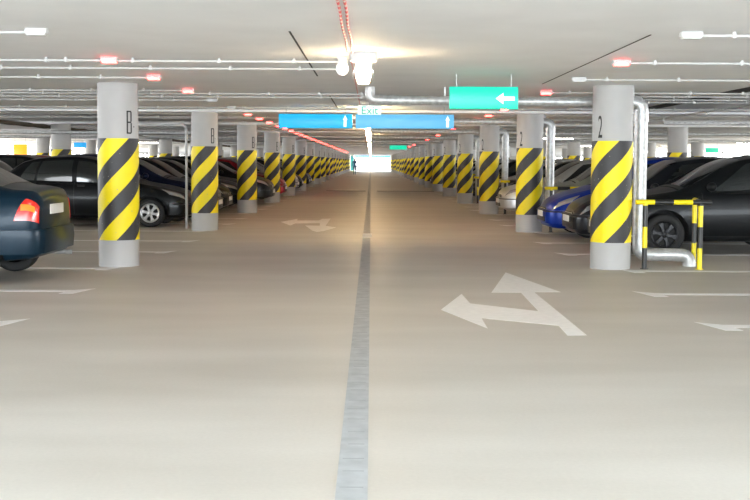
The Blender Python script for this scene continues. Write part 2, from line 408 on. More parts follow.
SEDAN = mkspec(4.35,
    [(0,.60),(.04,.66),(.15,.73),(.5,.83),(1.15,.93),(1.28,.98),(2.05,1.38),(2.6,1.44),(3.0,1.43),(3.35,1.36),(3.93,1.10),(4.03,1.075),(4.24,1.06),(4.30,1.03),(4.35,.94)],
    [(0,.52),(.04,.59),(.15,.67),(.5,.77),(1.15,.87),(1.7,.92),(3.3,.97),(4.0,.995),(4.22,.99),(4.30,.95),(4.35,.84)],
    [(0,.50),(.05,.64),(.18,.75),(.45,.81),(1,.835),(2,.85),(3.4,.85),(3.95,.83),(4.2,.77),(4.30,.70),(4.35,.58)],
    [(0,.40),(.1,.52),(.5,.60),(1.2,.69),(2.05,.57),(3.05,.56),(3.8,.64),(4.2,.62),(4.35,.5)],
    [(0,.32),(.06,.24),(.3,.21),(3.4,.21),(3.9,.25),(4.2,.27),(4.31,.30),(4.35,.38)],
    .82, 3.62, 1.24, 2.02, 3.36, 3.95, [(1.42, 2.42), (2.46, 3.22)])
WAGON = mkspec(4.4,
    [(0,.64),(.04,.70),(.15,.78),(.5,.89),(1.1,1.0),(1.22,1.05),(2.1,1.46),(2.7,1.525),(3.5,1.50),(3.85,1.43),(4.25,1.05),(4.35,.95),(4.4,.84)],
    [(0,.54),(.04,.61),(.15,.71),(.5,.82),(1.1,.92),(1.6,.96),(3.4,1.0),(4.1,1.0),(4.3,.95),(4.4,.78)],
    [(0,.52),(.05,.66),(.18,.77),(.45,.83),(1,.86),(2,.88),(3.4,.87),(4.0,.83),(4.3,.76),(4.4,.6)],
    [(0,.42),(.1,.54),(.5,.62),(1.2,.71),(2.1,.59),(3.6,.58),(4.0,.62),(4.3,.63),(4.4,.5)],
    [(0,.33),(.06,.24),(.3,.2),(4.0,.21),(4.3,.28),(4.4,.38)],
    .86, 3.55, 1.18, 2.06, 3.85, 4.22, [(1.42, 2.48), (2.52, 3.42)], .315)

def section(s, u):
    w, hb, ht, wt, z0 = s.w(u), s.hb(u), s.ht(u), s.wt(u), s.z0(u)
    wt = min(wt, .90*w); H = hb - z0; c = .03
    gy = (.92*w + wt)/2 + .16*max(0, ht-hb-.06)
    return [(0, z0), (.76*w, z0), (.92*w, z0+.05*H+.01), (.98*w, z0+.25*H), (w, z0+.52*H), (.985*w, z0+.80*H), (.955*w, z0+.95*H), (.92*w, hb),
            (gy, hb+(ht-hb)*.52), (wt, ht-.045*min(1, (ht-hb)/.3)), (wt*.90, ht-.005), (wt*.5, ht+.7*c), (0, ht+c)]
def pt(s, u, t, side=1):
    P = section(s, u); n = len(P); t = max(0, min(n-1, t)); i = min(int(t), n-2); f = t-i
    p0, p1, p2, p3 = P[max(i-1, 0)], P[i], P[i+1], P[min(i+2, n-1)]
    if i in (0,): y, z = [p1[k]*(1-f)+p2[k]*f for k in (0, 1)]
    else:
        if i == n-2: p3 = (-p1[0], p1[1])
        y, z = [0.5*(2*p1[k]+(p2[k]-p0[k])*f+(2*p0[k]-5*p1[k]+4*p2[k]-p3[k])*f*f+(3*p1[k]-p0[k]-3*p2[k]+p3[k])*f**3) for k in (0, 1)]
    return Vector((-u, y*side, z))
def ptv(s, u, v):         # v in -1..1 across the top surface
    return pt(s, u, 12-abs(v), 1 if v >= 0 else -1)
def skin(bm, fn, u0, u1, v0, v1, nu, nv, off, mi=0, skirt=.02):
    """conformal panel lying just proud of the body surface, with a turned-in rim; u0/u1 may depend on v"""
    g = []
    def normal(u, v):
        e = .004; d1 = fn(u+e, v)-fn(u-e, v); d2 = fn(u, v+e*3)-fn(u, v-e*3)
        nn = d1.cross(d2)
        return nn.normalized() if nn.length > 1e-9 else Vector((0, 0, 1))
    cen = Vector((fn((u0(.5) if callable(u0) else u0), v0).x, 0, .55))
    for j in range(nv+1):
        v = v0+(v1-v0)*j/nv; f = j/nv
        a = u0(f) if callable(u0) else u0; b = u1(f) if callable(u1) else u1
        row = []
        for i in range(nu+1):
            u = a+(b-a)*i/nu; p = fn(u, v); nn = normal(u, v)
            o = Vector((0, p.y, p.z-.55))
            if nn.dot(o) < 0: nn = -nn
            row.append((p+nn*off, p-nn*skirt))
        g.append(row)
    V = [[bm.verts.new(c[0]) for c in r] for r in g]
    for j in range(nv):
        for i in range(nu): bm.faces.new((V[j][i], V[j][i+1], V[j+1][i+1], V[j+1][i])).material_index = mi
    rim = [(0, i) for i in range(nu)] + [(j, nu) for j in range(nv)] + [(nv, i) for i in range(nu, 0, -1)] + [(j, 0) for j in range(nv, 0, -1)]
    W = [bm.verts.new(g[j][i][1]) for j, i in rim]
    for k in range(len(rim)):
        j, i = rim[k]; j2, i2 = rim[(k+1) % len(rim)]
        bm.faces.new((V[j][i], V[j2][i2], W[(k+1) % len(rim)], W[k])).material_index = mi

BODY = {}
def body_mesh(s):
    if id(s) in BODY: return BODY[id(s)]
    us = sorted(set([0, .015, .04, .08, .13, .2, .3, .4] + [.5+.1*i for i in range(int((s.L-.9)/.1)+1)] + [s.L-x for x in (.4, .3, .22, .15, .09, .05, .02, 0)]))
    ts = [0, .5, 1] + [1+i/3 for i in range(1, 34)]
    bm = bmesh.new(); rings = []
    for u in us:
        r = [bm.verts.new(pt(s, u, t, 1)) for t in ts]
        r += [bm.verts.new(pt(s, u, t, -1)) for t in reversed(ts[1:-1])]
        rings.append(r)
    for a, b in zip(rings, rings[1:]):
        m = len(a)
        for i in range(m): bm.faces.new((a[i], a[(i+1) % m], b[(i+1) % m], b[i]))
    bm.faces.new(rings[0]); bm.faces.new(rings[-1])
    o = mk('body_work', bm, [TRIM, DARK], smooth=False)
    cut = bmesh.new()
    for u in (s.wf, s.wr):
        for sg in (1, -1):
            lathe(cut, [(s.R+.055, sg*.52), (s.R+.055, sg*1.3)], 36, 'Y', (-u, 0, s.R+.01), 1)
    co = mk('cutter', cut, [TRIM, DARK], smooth=False)
    md = o.modifiers.new('b', 'BOOLEAN'); md.object = co; md.operation = 'DIFFERENCE'; md.solver = 'EXACT'
    dg = bpy.context.evaluated_depsgraph_get(); dg.update()
    me = bpy.data.meshes.new_from_object(o.evaluated_get(dg))
    bpy.data.objects.remove(o); bpy.data.objects.remove(co)
    bm = bmesh.new(); bm.from_mesh(me)
    for f in bm.faces: f.smooth = True
    for e in bm.edges:
        if len(e.link_faces) == 2 and e.calc_face_angle(0) > math.radians(38): e.smooth = False
    bm.to_mesh(me); bm.free()
    BODY[id(s)] = me; return me
def data(name, bm, mats, **k):
    o = mk(name, bm, mats, **k); me = o.data; bpy.data.objects.remove(o); return me
def wheel_data(R):
    bm = bmesh.new(); W = .195; r = R*.66
    lathe(bm, [(r-.01, -W/2+.012), (r+.02, -W/2), (R-.035, -W/2-.002), (R-.012, -W/2+.012), (R, -W/2+.035), (R, W/2-.035), (R-.012, W/2-.012), (R-.035, W/2+.002), (r+.02, W/2), (r-.01, W/2-.012)], 40, 'Y', mi=0, caps=False)
    lathe(bm, [(r, W/2-.05), (.01, W/2-.05)], 32, 'Y', mi=0); lathe(bm, [(r, -W/2+.05), (.01, -W/2+.05)], 32, 'Y', mi=0)
    tyre = data('tyre', bm, RUB)
    bm = bmesh.new()
    lathe(bm, [(r+.004, W/2-.03), (r+.006, W/2-.004), (r-.006, W/2+.004), (r-.028, W/2-.006), (r-.03, W/2-.045)], 40, 'Y', caps=False)
    lathe(bm, [(.052, W/2-.05), (.050, W/2-.008), (.035, W/2+.002), (.001, W/2+.004)], 24, 'Y', caps=False)
    for k in range(6):
        a = 2*PI*k/6+.2; c, sn = math.cos(a), math.sin(a); p, q = -sn, c
        prof = [(.03, .034, -.008), (r*.55, .026, -.002), (r-.02, .052, -.008)]
        vs = []
        for rr, hw, yy in prof:
            vs.append([bm.verts.new((c*rr+p*d, W/2+yy+dy, sn*rr+q*d)) for d, dy in ((-hw, -.012), (-hw*.75, 0), (hw*.75, 0), (hw, -.012))])
        for a_, b_ in zip(vs, vs[1:]):
            for i in range(3): bm.faces.new((a_[i], a_[i+1], b_[i+1], b_[i]))
    rim = data('wheel_rim', bm, ALLOY)
    return tyre, rim
CACHE = {}
def parts(s):
    """list of (name, mesh, loc, rz, children)"""
    if id(s) in CACHE: return CACHE[id(s)]
    P = []
    for (nm, a, b, vm) in (('windshield', s.cowl, s.head, 2.55), ('rear_window', s.rh+.03, s.rb-.03, 2.4)):
        bm = bmesh.new(); skin(bm, lambda u, v: ptv(s, u, v), a, b, -vm, vm, 12, 16, .004); P.append((nm, data(nm, bm, GLASS), None, []))
    lo, hi = 7.12, 8.80
    for sg in (1, -1):
        fn = lambda u, t: pt(s, u, t, sg)
        (a0, a1), (b0, b1) = s.doors
        hu = s.head
        wins = [(lambda f: a0+.10+(hu-a0-.02)*f, lambda f: a1-.03), (lambda f: b0+.03, lambda f: b1+.02-.10*f),
                (lambda f: b1+.07-.10*f, lambda f: b1+(.40 if s is not SEDAN else .38)-(.26 if s is not SEDAN else .30)*f)]
        for (f0, f1) in wins:
            bm = bmesh.new(); skin(bm, fn, f0, f1, lo, hi, 10, 8, .004); P.append(('side_window', data('side_window', bm, GLASS), None, []))
        bm = bmesh.new()
        skin(bm, fn, lambda f: .06+.12*f, lambda f: .40+.16*f, 5.5, 7.35, 10, 6, .006); P.append(('headlight', data('headlight', bm, LENS), None, []))
        bm = bmesh.new()
        if s is SEDAN: skin(bm, fn, lambda f: s.L-.25+.12*f, s.L-.02, 4.35, 6.1, 8, 6, .008)
        else: skin(bm, fn, lambda f: s.L-.24, s.L-.02, 5.2, 8.2, 8, 6, .008)
        P.append(('tail_light', data('tail_light', bm, REDL), None, [('indicator_lens', sg)]))
        for (d0, d1) in s.doors:
            bm = bmesh.new(); skin(bm, fn, d1-.20, d1-.05, 5.55, 5.85, 4, 2, .022, skirt=0.0); P.append(('door_handle', data('door_handle', bm, None or TRIM), None, []))
        # mirror
        bm = bmesh.new(); q = pt(s, s.doors[0][0]+.14, 7.1, sg)
        r = bmesh.ops.create_uvsphere(bm, u_segments=16, v_segments=10, radius=1)
        for v in r['verts']:
            v.co = Vector((v.co.x*.055 if v.co.x < 0 else v.co.x*.085, v.co.y*.105, v.co.z*.07)) + q + Vector((.02, sg*.13, .075))
        tube(bm, [q - Vector((0, sg*.03, 0)), q + Vector((.01, sg*.09, .05))], .02, 8)
        P.append(('door_mirror', data('door_mirror', bm, '@paint'), None, []))
    # seams between the panels
    bm = bmesh.new()
    for sg in (1, -1):
        fn = lambda u, t: pt(s, u, t, sg)
        for u in (s.doors[0][0], s.doors[0][1]+.02, s.doors[1][1]+.03):
            ww = .005; tmin = 2.3 if abs(u-s.wr) > s.R+.08 else 5.2
            skin(bm, fn, u-ww, u+ww, tmin, 7.05, 1, 14, .001, skirt=.004)
        skin(bm, fn, s.doors[0][0], s.doors[1][1]-.3, 2.32, 2.36, 12, 1, .001, skirt=.004)
    skin(bm, lambda u, v: ptv(s, u, v), s.cowl-.10, s.cowl-.07, -2.4, 2.4, 1, 14, .001, skirt=.004)
    P.append(('panel_seams', data('panel_seams', bm, DARK), None, []))
    # bumpers: bands following the plan outline around each end
    def band(zlo, zhi, off, ua, ub, end, m):
        bm = bmesh.new(); path = []
        n = 14
        for i in range(n+1):
            f = i/n; u = ua+(ub-ua)*f*f*(3-2*f) if False else ua+(ub-ua)*(1-(1-f)**1.6); path.append((u, s.w(u)*.99))
        pts = [(u, y) for u, y in path]+[(u, -y) for u, y in reversed(path)]
        dirn = 1 if end == 'front' else -1
        rows = []
        for (u, y) in pts:
            wy = y/max(.01, abs(y)); k = abs(ua-u)/abs(ua-ub)
            x = -u + dirn*off*(.3+.7*k); yy = y + wy*off*(1-k*.5); zi = (.03)
            rows.append([bm.verts.new(p) for p in ((-u-dirn*.10, y*.88, zlo), (x, yy, zlo+.01), (x+dirn*.012, yy+wy*.004, (zlo+zhi)/2), (x, yy, zhi-.01), (-u-dirn*.10, y*.88, zhi))])
        for a, b in zip(rows, rows[1:]):
            for i in range(4): bm.faces.new((a[i], a[i+1], b[i+1], b[i]))
            bm.faces.new((a[4], a[0], b[0], b[4]))
        bm.faces.new(rows[0]); bm.faces.new(rows[-1])
        return data('bumper', bm, m, ang=50)
    P.append(('bumper', band(.25, .52, .030, .40, 0, 'front', '@paint'), None, []))
    P.append(('bumper', band(*((.33, .62) if s is SEDAN else (.27, .56)), .035, s.L-.42, s.L, 'rear', '@paint'), None, []))
    P.append(('bumper_strip', band(.46, .505, .045, .32, 0, 'front', TRIM), None, []))
    # air intake and grille
    bm = bmesh.new(); box(bm, -.02, .055, -.42, .42, .29, .38, bev=.01); P.append(('air_intake', data('air_intake', bm, TRIM), None, []))
    bm = bmesh.new(); box(bm, -.06, .018, -.34, .34, s.ht(0)-.09, s.ht(0)-.015, bev=.008)
    for i in range(3): box(bm, -.05, .026, -.32, .32, s.ht(0)-.08+.022*i, s.ht(0)-.073+.022*i, 1)
    P.append(('grille', data('grille', bm, [TRIM, ALLOY]), None, []))
    bm = bmesh.new(); box(bm, .05, .068, -.26, .26, .375, .485, bev=.004); P.append(('number_plate', data('number_plate', bm, PLATE), None, []))
    zr = .77 if s is SEDAN else .47
    bm = bmesh.new(); box(bm, -s.L-(.012 if s is SEDAN else .062), -s.L+.05, -.26, .26, zr, zr+.115, bev=.004); P.append(('number_plate', data('number_plate', bm, PLATE), None, []))
    bm = bmesh.new(); lathe(bm, [(.026, -s.L-.05), (.030, -s.L-.05), (.030, -s.L+.3), (.026, -s.L+.3)], 16, 'X', (0, -.45, .27 if s is SEDAN else .225)); P.append(('exhaust_pipe', data('exhaust_pipe', bm, GALV), None, []))
    ty, rm = wheel_data(s.R)
    for u in (s.wf, s.wr):
        for sg in (1, -1):
            P.append(('wheel', ty, ((-u, sg*(s.w(u)-.115), s.R), 0 if sg > 0 else PI), [('wheel_rim', rm)]))
    CACHE[id(s)] = P
    # amber strips inside tail lights
    for i, e in enumerate(P):
        if e[3] and e[3][0][0] == 'indicator_lens':
            sg = e[3][0][1]; fn = lambda u, t: pt(s, u, t, sg); bm = bmesh.new()
            if s is SEDAN: skin(bm, fn, lambda f: s.L-.18, s.L-.05, 4.9, 5.4, 6, 2, .013)
            else: skin(bm, fn, s.L-.21, s.L-.05, 6.2, 6.7, 5, 2, .013)
            P[i] = (e[0], e[1], e[2], [('indicator_lens', data('indicator_lens', bm, AMBL))])
    return P
PAINTED = {}
def painted(me, pm):
    """mesh data with its paint slot(s) set"""
    k = (me.name, pm.name)
    if k not in PAINTED:
        c = me.copy()
        for i, m in enumerate(c.materials):
            if m is None: c.materials[i] = pm
        if me in BODY.values(): c.materials[0] = pm
        PAINTED[k] = c
    return PAINTED[k]
def paint(name, col, metal=.35, rough=.28):
    return mat('car_paint_' + name, col, rough, metal, coat=.12, spec=.18)
def car(s, loc, rz, pm, label, group=None, full=True):
    if full:
        t = thing('car', label, 'car', loc, rz, group)
        link('body', painted(body_mesh(s), pm), t)
        for (nm, me, lr, ch) in parts(s):
            o = link(nm, painted(me, pm), t)
            if lr: o.location = lr[0]; o.rotation_euler.z = lr[1]
            for (cn, cm) in ch: link(cn, cm, o)
        return t
    o = link('car', joined(s, pm)); o.location = loc; o.rotation_euler.z = rz
    return tag(o, label, 'car', group)
JO = {}
def joined(s, pm):
    k = (id(s), pm.name)
    if k in JO: return JO[k]
    bm = bmesh.new(); mats = []
    def add(me, M):
        b2 = bmesh.new(); b2.from_mesh(me); b2.transform(M)
        for f in b2.faces:
            m = me.materials[f.material_index] if me.materials else None
            if m is None or (me in BODY.values() and f.material_index == 0): m = pm
            if m not in mats: mats.append(m)
            f.material_index = mats.index(m)
        tmp = bpy.data.meshes.new('tmp'); b2.to_mesh(tmp); b2.free(); bm.from_mesh(tmp); bpy.data.meshes.remove(tmp)
    add(body_mesh(s), Matrix())
    for (nm, me, lr, ch) in parts(s):
        M = Matrix.Translation(lr[0]) @ Matrix.Rotation(lr[1], 4, 'Z') if lr else Matrix()
        add(me, M)
        for cn, cm in ch: add(cm, M)
    me = bpy.data.meshes.new('car'); bm.to_mesh(me); bm.free()
    for m in mats: me.materials.append(m)
    JO[k] = me; return me

BLACK = paint('black', (.006, .007, .008), 0, .3); NAVY = paint('dark_blue_green', (.003, .018, .034), .15)
BLUE = paint('bright_blue', (.003, .028, .27), .15); SILV = paint('silver', (.50, .51, .52), .6); GREY = paint('dark_grey', (.014, .016, .020), .2)
RED = paint('dark_red', (.28, .012, .02), .3); MIDN = paint('midnight_blue', (.006, .010, .035), .2); SAGE = paint('pale_green_grey', (.30, .34, .30), .5)

GL, GR_ = 'parked cars on the left', 'parked cars on the right'
car(SEDAN, (-3.74-4.35, 12.85, 0), PI, NAVY, 'dark blue-green sedan parked tail-out in front of the nearest left column', GL)
car(HATCH, (-3.82, 23.4, 0), 0, BLACK, 'black hatchback with silver six-spoke wheels parked nose-out behind the nearest left column', GL)
rims_dark = car(WAGON, (3.60, 17.2, 0), PI, BLACK, 'large black estate car parked nose-out beyond the nearest yellow and black pipe guard', GR_)
car(SMALL, (3.50, 19.02, 0), PI, GREY, 'dark grey small car peeping out between the blue car and nearest right column', GR_)
car(SMALL, (3.33, 20.83, 0), PI, BLUE, 'bright blue small hatchback parked nose-out in front of the second right column', GR_)

DRIM = mat('dark_wheel_paint', (.018, .018, .02), .35, .4)
for c_ in rims_dark.children:
    for g_ in c_.children:
        if g_.name.startswith('wheel_rim'): g_.data = g_.data.copy(); g_.data.materials[0] = DRIM
def spots(k): return [YC0 + k*BAY + d for d in (.95, 3.28, 5.75)]
cols = [(BLACK, 'black'), (GREY, 'dark grey'), (MIDN, 'midnight blue'), (BLACK, 'black'), (SILV, 'silver'), (BLACK, 'black'), (RED, 'dark red')]
specs = [(HATCH, 'hatchback'), (SEDAN, 'sedan'), (WAGON, 'estate car'), (SMALL, 'small car')]
SEQL = {(1, 1): (WAGON, MIDN, 'midnight blue estate car', -3.75), (1, 2): (HATCH, BLACK, 'black hatchback', -3.7), (2, 0): (SEDAN, GREY, 'dark grey sedan', -3.55),
        (2, 1): (HATCH, BLACK, 'black hatchback', -3.6), (2, 2): (WAGON, BLACK, 'black estate car', -3.2)}
occL = {}
pos = ['nearest', 'middle', 'farthest']
for side, sx in (('left', -1), ('right', 1)):
    for k in range(1, 12):
        for j, y in enumerate(spots(k)):
            if side == 'left' and (k, j) == (1, 0): continue
            if side == 'right' and j == 0 and k < 5: continue
            if side == 'left' and k == 1: y += .45
            if k > 3 and random.random() < .22: continue
            s, sn = specs[random.randrange(4)]; pm, cn = cols[random.randrange(7)]
            x = sx*((3.55 if k < 3 else 3.15)+random.random()*.35); nm = cn+' '+sn
            if side == 'left' and (k, j) in SEQL: s, pm, nm, x = SEQL[(k, j)]
            if side == 'right' and k == 1:
                s, pm, nm, x = [(HATCH, SILV, 'silver hatchback', 3.6), (SMALL, SAGE, 'pale grey-green small car', 3.75), (HATCH, SILV, 'silver hatchback', 3.3)][j]
            if side == 'right' and k == 2: s, pm, nm = [(HATCH, GREY, 'dark grey hatchback'), (SEDAN, BLACK, 'black sedan'), (SMALL, SILV, 'silver small car')][j]
            if side == 'right' and j == 0: x = 3.85 + (x-3.15)*.3
            if side == 'left' and j == 0 and k > 2: x = -3.85
            x = sx*min(abs(x), 8.02 - s.L)
            lb = '%s nose-out in the %s space past the %s %s column' % (nm, pos[j], ORD[k], side)
            car(s, (x, y+.1, 0), 0 if sx < 0 else PI, pm, lb, GL if sx < 0 else GR_, full=(k < 4))
            occL[(side, k, j)] = 1
# the back-to-back rows beyond the second columns: only their roofs and windows show
for side, sx in (('left', -1), ('right', 1)):
    for k in range(1, 7):
        for j, y in enumerate(spots(k)):
            if random.random() < (.30 if not (side == 'left' and (k in (1, 5))) else 0) or random.random() < (0 if side == 'left' else .45): continue
            if False and random.random() < (.30 if side == 'left' else .45): continue
            s, sn = specs[random.randrange(4)]; pm, cn = cols[random.randrange(7)]
            if side == 'left' and k == 1 and j < 3: s, sn, pm, cn = [(SEDAN, 'sedan', SAGE, 'pale grey-green'), (WAGON, 'estate car', GREY, 'dark grey'), (HATCH, 'hatchback', GREY, 'dark grey')][j]
            if side == 'left' and k == 5 and j < 2: s, sn, pm, cn = WAGON, 'estate car', RED, 'dark red'
            car(s, (sx*13.06, y, 0), PI if sx < 0 else 0, pm,
                '%s %s in the back row behind the %s cars, %s space, bay %s' % (cn, sn, side, pos[j], ORD[k]), 'back row cars on the ' + side, full=False)

# ------------------------------------------------------------------ ceiling services
# lamps down the middle
def lamp_proto():
    t = thing('bulkhead_lamp', 'x', 'lamp')
    bm = bmesh.new(); lathe(bm, [(.02, 0), (.125, 0), (.128, -.02), (.125, -.075), (.10, -.085)], 40); mk('mounting_base', bm, PLAST, t)
    bm = bmesh.new(); lathe(bm, [(.105, -.08), (.108, -.14), (.10, -.25), (.08, -.285), (.04, -.295), (.002, -.297)], 36, caps=False); mk('glass_jar', bm, CLEAR, t)
    bm = bmesh.new(); lathe(bm, [(.03, -.10), (.066, -.105), (.072, -.13), (.072, -.21), (.058, -.25), (.03, -.265), (.002, -.268)], 28, caps=False); mk('bulb', bm, BULB, t)
    return t
lp = lamp_proto()
for k in range(NCOL):
    if k > 3 and k % 2: continue
    o = lp if k == 0 else copy_tree(lp)
    o.location = (-.075, 20.35 if k == 1 else 10.15 + k*BAY, ZC)
    o['label'] = 'white round ceiling lamp with glowing glass jar, %s one back over the driveway centre' % ORD[k]; o['group'] = 'lamps over the driveway centre'
for c_ in lp.children:
    if c_.name.startswith('bulb'): c_.data = c_.data.copy(); c_.data.materials[0] = DIMB
for side, x in (('left', -17.5), ('right', 17.5)):
    for k in range(9):
        o = copy_tree(lp); o.location = (x, 6 + k*BAY*1.0 + BAY*2, ZC)
        o['label'] = 'round jar lamp over the far %s driveway, %s of that line' % (side, ORD[k]); o['group'] = 'lamps over the far %s driveway' % side
# small dome light beside the near lamp
t = thing('dome_light', 'small white dome light on the ceiling left of the nearest centre lamp', 'lamp', (-.285, 10.7, ZC))
bm = bmesh.new(); lathe(bm, [(.02, 0), (.05, 0), (.05, -.05), (.03, -.06)], 28); mk('mounting_base', bm, PLAST, t)
bm = bmesh.new(); r = bmesh.ops.create_uvsphere(bm, u_segments=24, v_segments=14, radius=.062)
for v in r['verts']: v.co.z = v.co.z*1.1 - .10
mk('globe', bm, mat('small_globe', (1, 1, 1), .3, emit=(1, .95, .85), es=.7), t)

# fluorescent fittings
for i, (x, y, a, lb) in enumerate(((-9.78, 26.0, 0, 'fluorescent batten light at the left edge beyond the lagged pipe'), (7.4, 43, 0, 'glowing fluorescent batten seen right of the second right column'),
        (17.8, 51, 0, 'glowing fluorescent batten at the far right edge'), (-9.78, 42, 0, 'fluorescent batten hanging farther back behind the left cars'), (-12, 58, 0, 'distant fluorescent batten far left behind the cars'), (12, 62, 0, 'distant fluorescent batten beyond the right cars'))):
    t = thing('batten_light', lb, 'lamp', (x, y, ZC-.05), a, 'fluorescent ceiling battens')
    bm = bmesh.new(); box(bm, -.65, .65, -.05, .05, 0, .05, bev=.006); mk('housing', bm, PLAST, t)
    bm = bmesh.new(); lathe(bm, [(.018, -.6), (.018, .6)], 14, 'X', (0, 0, -.022)); mk('tube', bm, TUBE, t)

ADDED_TUBE = mat('added_fill_tube', (1, 1, 1), 0.4, emit=(0.74, 0.88, 1.0), es=50.0)  # added battens, out of view, to brighten the foreground floor and ceiling
for i, (x, y) in enumerate([(x, y) for y in (-4.5, -.5, 3.5) for x in (-6.0, -1.9, 1.9, 6.0)]):
    t = thing('batten_light', 'added unseen fluorescent batten over the camera end, brightening the foreground', 'lamp', (x, y, ZC-.05), PI/2, 'added unseen battens over the camera end')
    bm = bmesh.new(); box(bm, -.65, .65, -.05, .05, 0, .05, bev=.006); mk('housing', bm, PLAST, t)
    bm = bmesh.new(); lathe(bm, [(.02, -.6), (.02, .6)], 14, 'X', (0, 0, -.03)); mk('tube', bm, ADDED_TUBE, t)

# occupancy sensors and their conduits
def sensor(x, y, red, label, group):
    t = thing('bay_sensor', label, 'sensor', (x, y, ZC), 0, group)
    bm = bmesh.new(); box(bm, -.085, .085, -.04, .04, -.045, 0, bev=.01); mk('housing', bm, PLAST, t)
    bm = bmesh.new(); box(bm, -.07, .07, -.046, .03, -.058, -.03, bev=.006); mk('indicator_light', bm, LEDR if red else PLAST, t)
bm = bmesh.new(); box(bm, -.014, .014, -.017, .017, -.019, .03, bev=.003)
CLIP = mk('clip', bm, PLAST); _c = CLIP; CLIP = CLIP.data; bpy.data.objects.remove(_c)
def conduit(x0, x1, y, label, group, dz=.03, r=.011, clips=.62):
    t = thing('ceiling_conduit', label, 'conduit', (x0, y, ZC-dz), 0, group)
    bm = bmesh.new(); lathe(bm, [(r, 0), (r, x1-x0)], 10, 'X'); mk('conduit_tube', bm, PLAST, t)
    x = .25
    while x < x1-x0:
        link('clip', CLIP, t, (x, 0, 0)); x += clips + .35*((int(x*10) % 3)/3)
sens_y = [8.40, 10.72, 12.9]
for k in range(20): sens_y += [YC0 + k*BAY + d for d in (.95, 3.28, 5.75)]
off = {('left', 0), ('right', 0), ('right', 2), ('left', 4), ('left', 5)}
for side, sx in (('left', -1), ('right', 1)):
    for i, y in enumerate(sens_y):
        if i > (44 if sx < 0 else 32): continue
        red = (side, i) not in off
        kk, j = divmod(i-3, 3)
        if i > 8 and (side, kk, j) not in occL and i < 36: red = False
        if side == 'right' and i > 9 and i % 3 != 1: red = False
        cn = 'red glowing' if red else 'unlit white'
        if i < 3: lb = '%s bay sensor on the %s ceiling, %s of the three before the nearest column' % (cn, side, pos[i])
        else: lb = '%s bay sensor on the ceiling over the %s %s space past the %s column' % (cn, pos[j], side, ORD[kk])
        sensor(-2.58 if sx < 0 else 2.46, y, red, lb, 'bay sensors along the ' + side)
        if i < 18:
            a, b = sorted((-2.66 if sx < 0 else 2.54, sx*(9.2 if i > 1 else 9.0)))
            conduit(a, b, y, 'thin white conduit running outward from the %s ceiling sensor on the %s' % (ORD[i], side), 'conduits of the %s bay sensors' % side)
for i, (y, dz) in enumerate(((10.75, .03), (11.6, .03), (15.9, .03), (16.7, .03), (20.1, .03), (24.4, .03), (31, .03), (33, .03), (39, .03))):
    conduit(-9.2, -.32 if i < 2 else -.1, y, 'thin white conduit crossing from the centre to the left, %s of the pairs' % ORD[i], 'conduits crossing to the driveway centre', dz)
for i, (y, dz) in enumerate(((16.1, .03), (16.9, .03), (19.9, .03), (25.3, .03))):
    conduit(3.6, 12.5, y, 'thin white conduit crossing the ceiling over the right cars, %s one back' % ORD[i], 'conduits over the right cars', dz)
# white cable tray on the right
t = thing('cable_tray', 'thick white perforated cable tray crossing the ceiling over the black estate car', 'cable tray', (6.1, 22.6, ZC-.2))
bm = bmesh.new(); box(bm, 0, 7, -.05, .05, 0, .055, bev=.004); mk('tray', bm, PLAST, t)
bm = bmesh.new()
for i in range(60): box(bm, .05+i*.115, .10+i*.115, -.053, .053, .018, .034)
mk('perforations', bm, mat('tray_slot', (.4, .4, .4), .7), t)

# fire alarm cables
for dx, lb in ((-.215, 'red and white twisted alarm cable on the ceiling, left one of the pair'), (-.172, 'red and white twisted alarm cable on the ceiling, right one of the pair')):
    bm = bmesh.new(); tube(bm, [(dx + .004*math.sin(i*.9), -2+i*.25, ZC-.012) for i in range(49)], .010, 8); tag(mk('alarm_cable', bm, CABLE), lb, 'cable', 'red alarm cables')
bm = bmesh.new(); tube(bm, [(-.20, 10.1+i*.5, ZC-.014) for i in range(60)], .006, 8); tag(mk('alarm_cable', bm, CABLE), 'single thin red cable running on beyond the nearest centre lamp', 'cable')

# lagged pipe on the left, sprinkler pipe on the right
bm = bmesh.new(); rnd = random.Random(3)
tube(bm, [(-8.73, 15+i*.45, 2.292) for i in range(150)], .07, 12, rf=lambda i: .050+.007*math.sin(i*2.1)+rnd.random()*.006); tag(mk('lagged_pipe', bm, BROWN), 'brown lagged pipe running lengthwise under the ceiling behind the left cars', 'pipe')
t = thing('sprinkler_pipe', 'thin grey sprinkler pipe running lengthwise under the right ceiling', 'pipe', (6.25, 12, ZC-.05))
bm = bmesh.new(); lathe(bm, [(.017, 0), (.017, 75)], 12, 'Y'); mk('pipe_run', bm, GALV, t)
for i in range(12):
    bm = bmesh.new(); lathe(bm, [(.026, -.06), (.026, .06)], 12, 'Y'); lathe(bm, [(.012, -.05), (.012, 0)], 10, 'Z'); lathe(bm, [(.028, -.056), (.028, -.05)], 12, 'Z')
    mk('sprinkler_head', bm, GALV, t, (0, 2.2+i*3.0, 0))
bm = bmesh.new(); tube(bm, bend([(-5.4, 22.3, 2.12), (-3.8, 22.3, 2.12), (-3.8, 22.3, 0)], .1), .026, 12); tag(mk('water_pipe', bm, PVC), 'thin grey pipe crossing at head height then dropping beside the second left column', 'pipe')
for i, (y, x0, x1, z) in enumerate(((27.5, -14, -4.5, 2.1), (33, -16, -4.2, 2.1), (30, 4.5, 16, 2.2), (41, 4.6, 17, 2.22))):
    bm = bmesh.new(); tube(bm, [(x0, y, z), (x1, y, z)], .045, 12); tag(mk('service_pipe', bm, GALV), 'galvanised pipe crossing under the ceiling behind the %s cars, %s one' % ('left' if x0 < 0 else 'right', 'nearer' if i in (0, 2) else 'farther'), 'pipe')

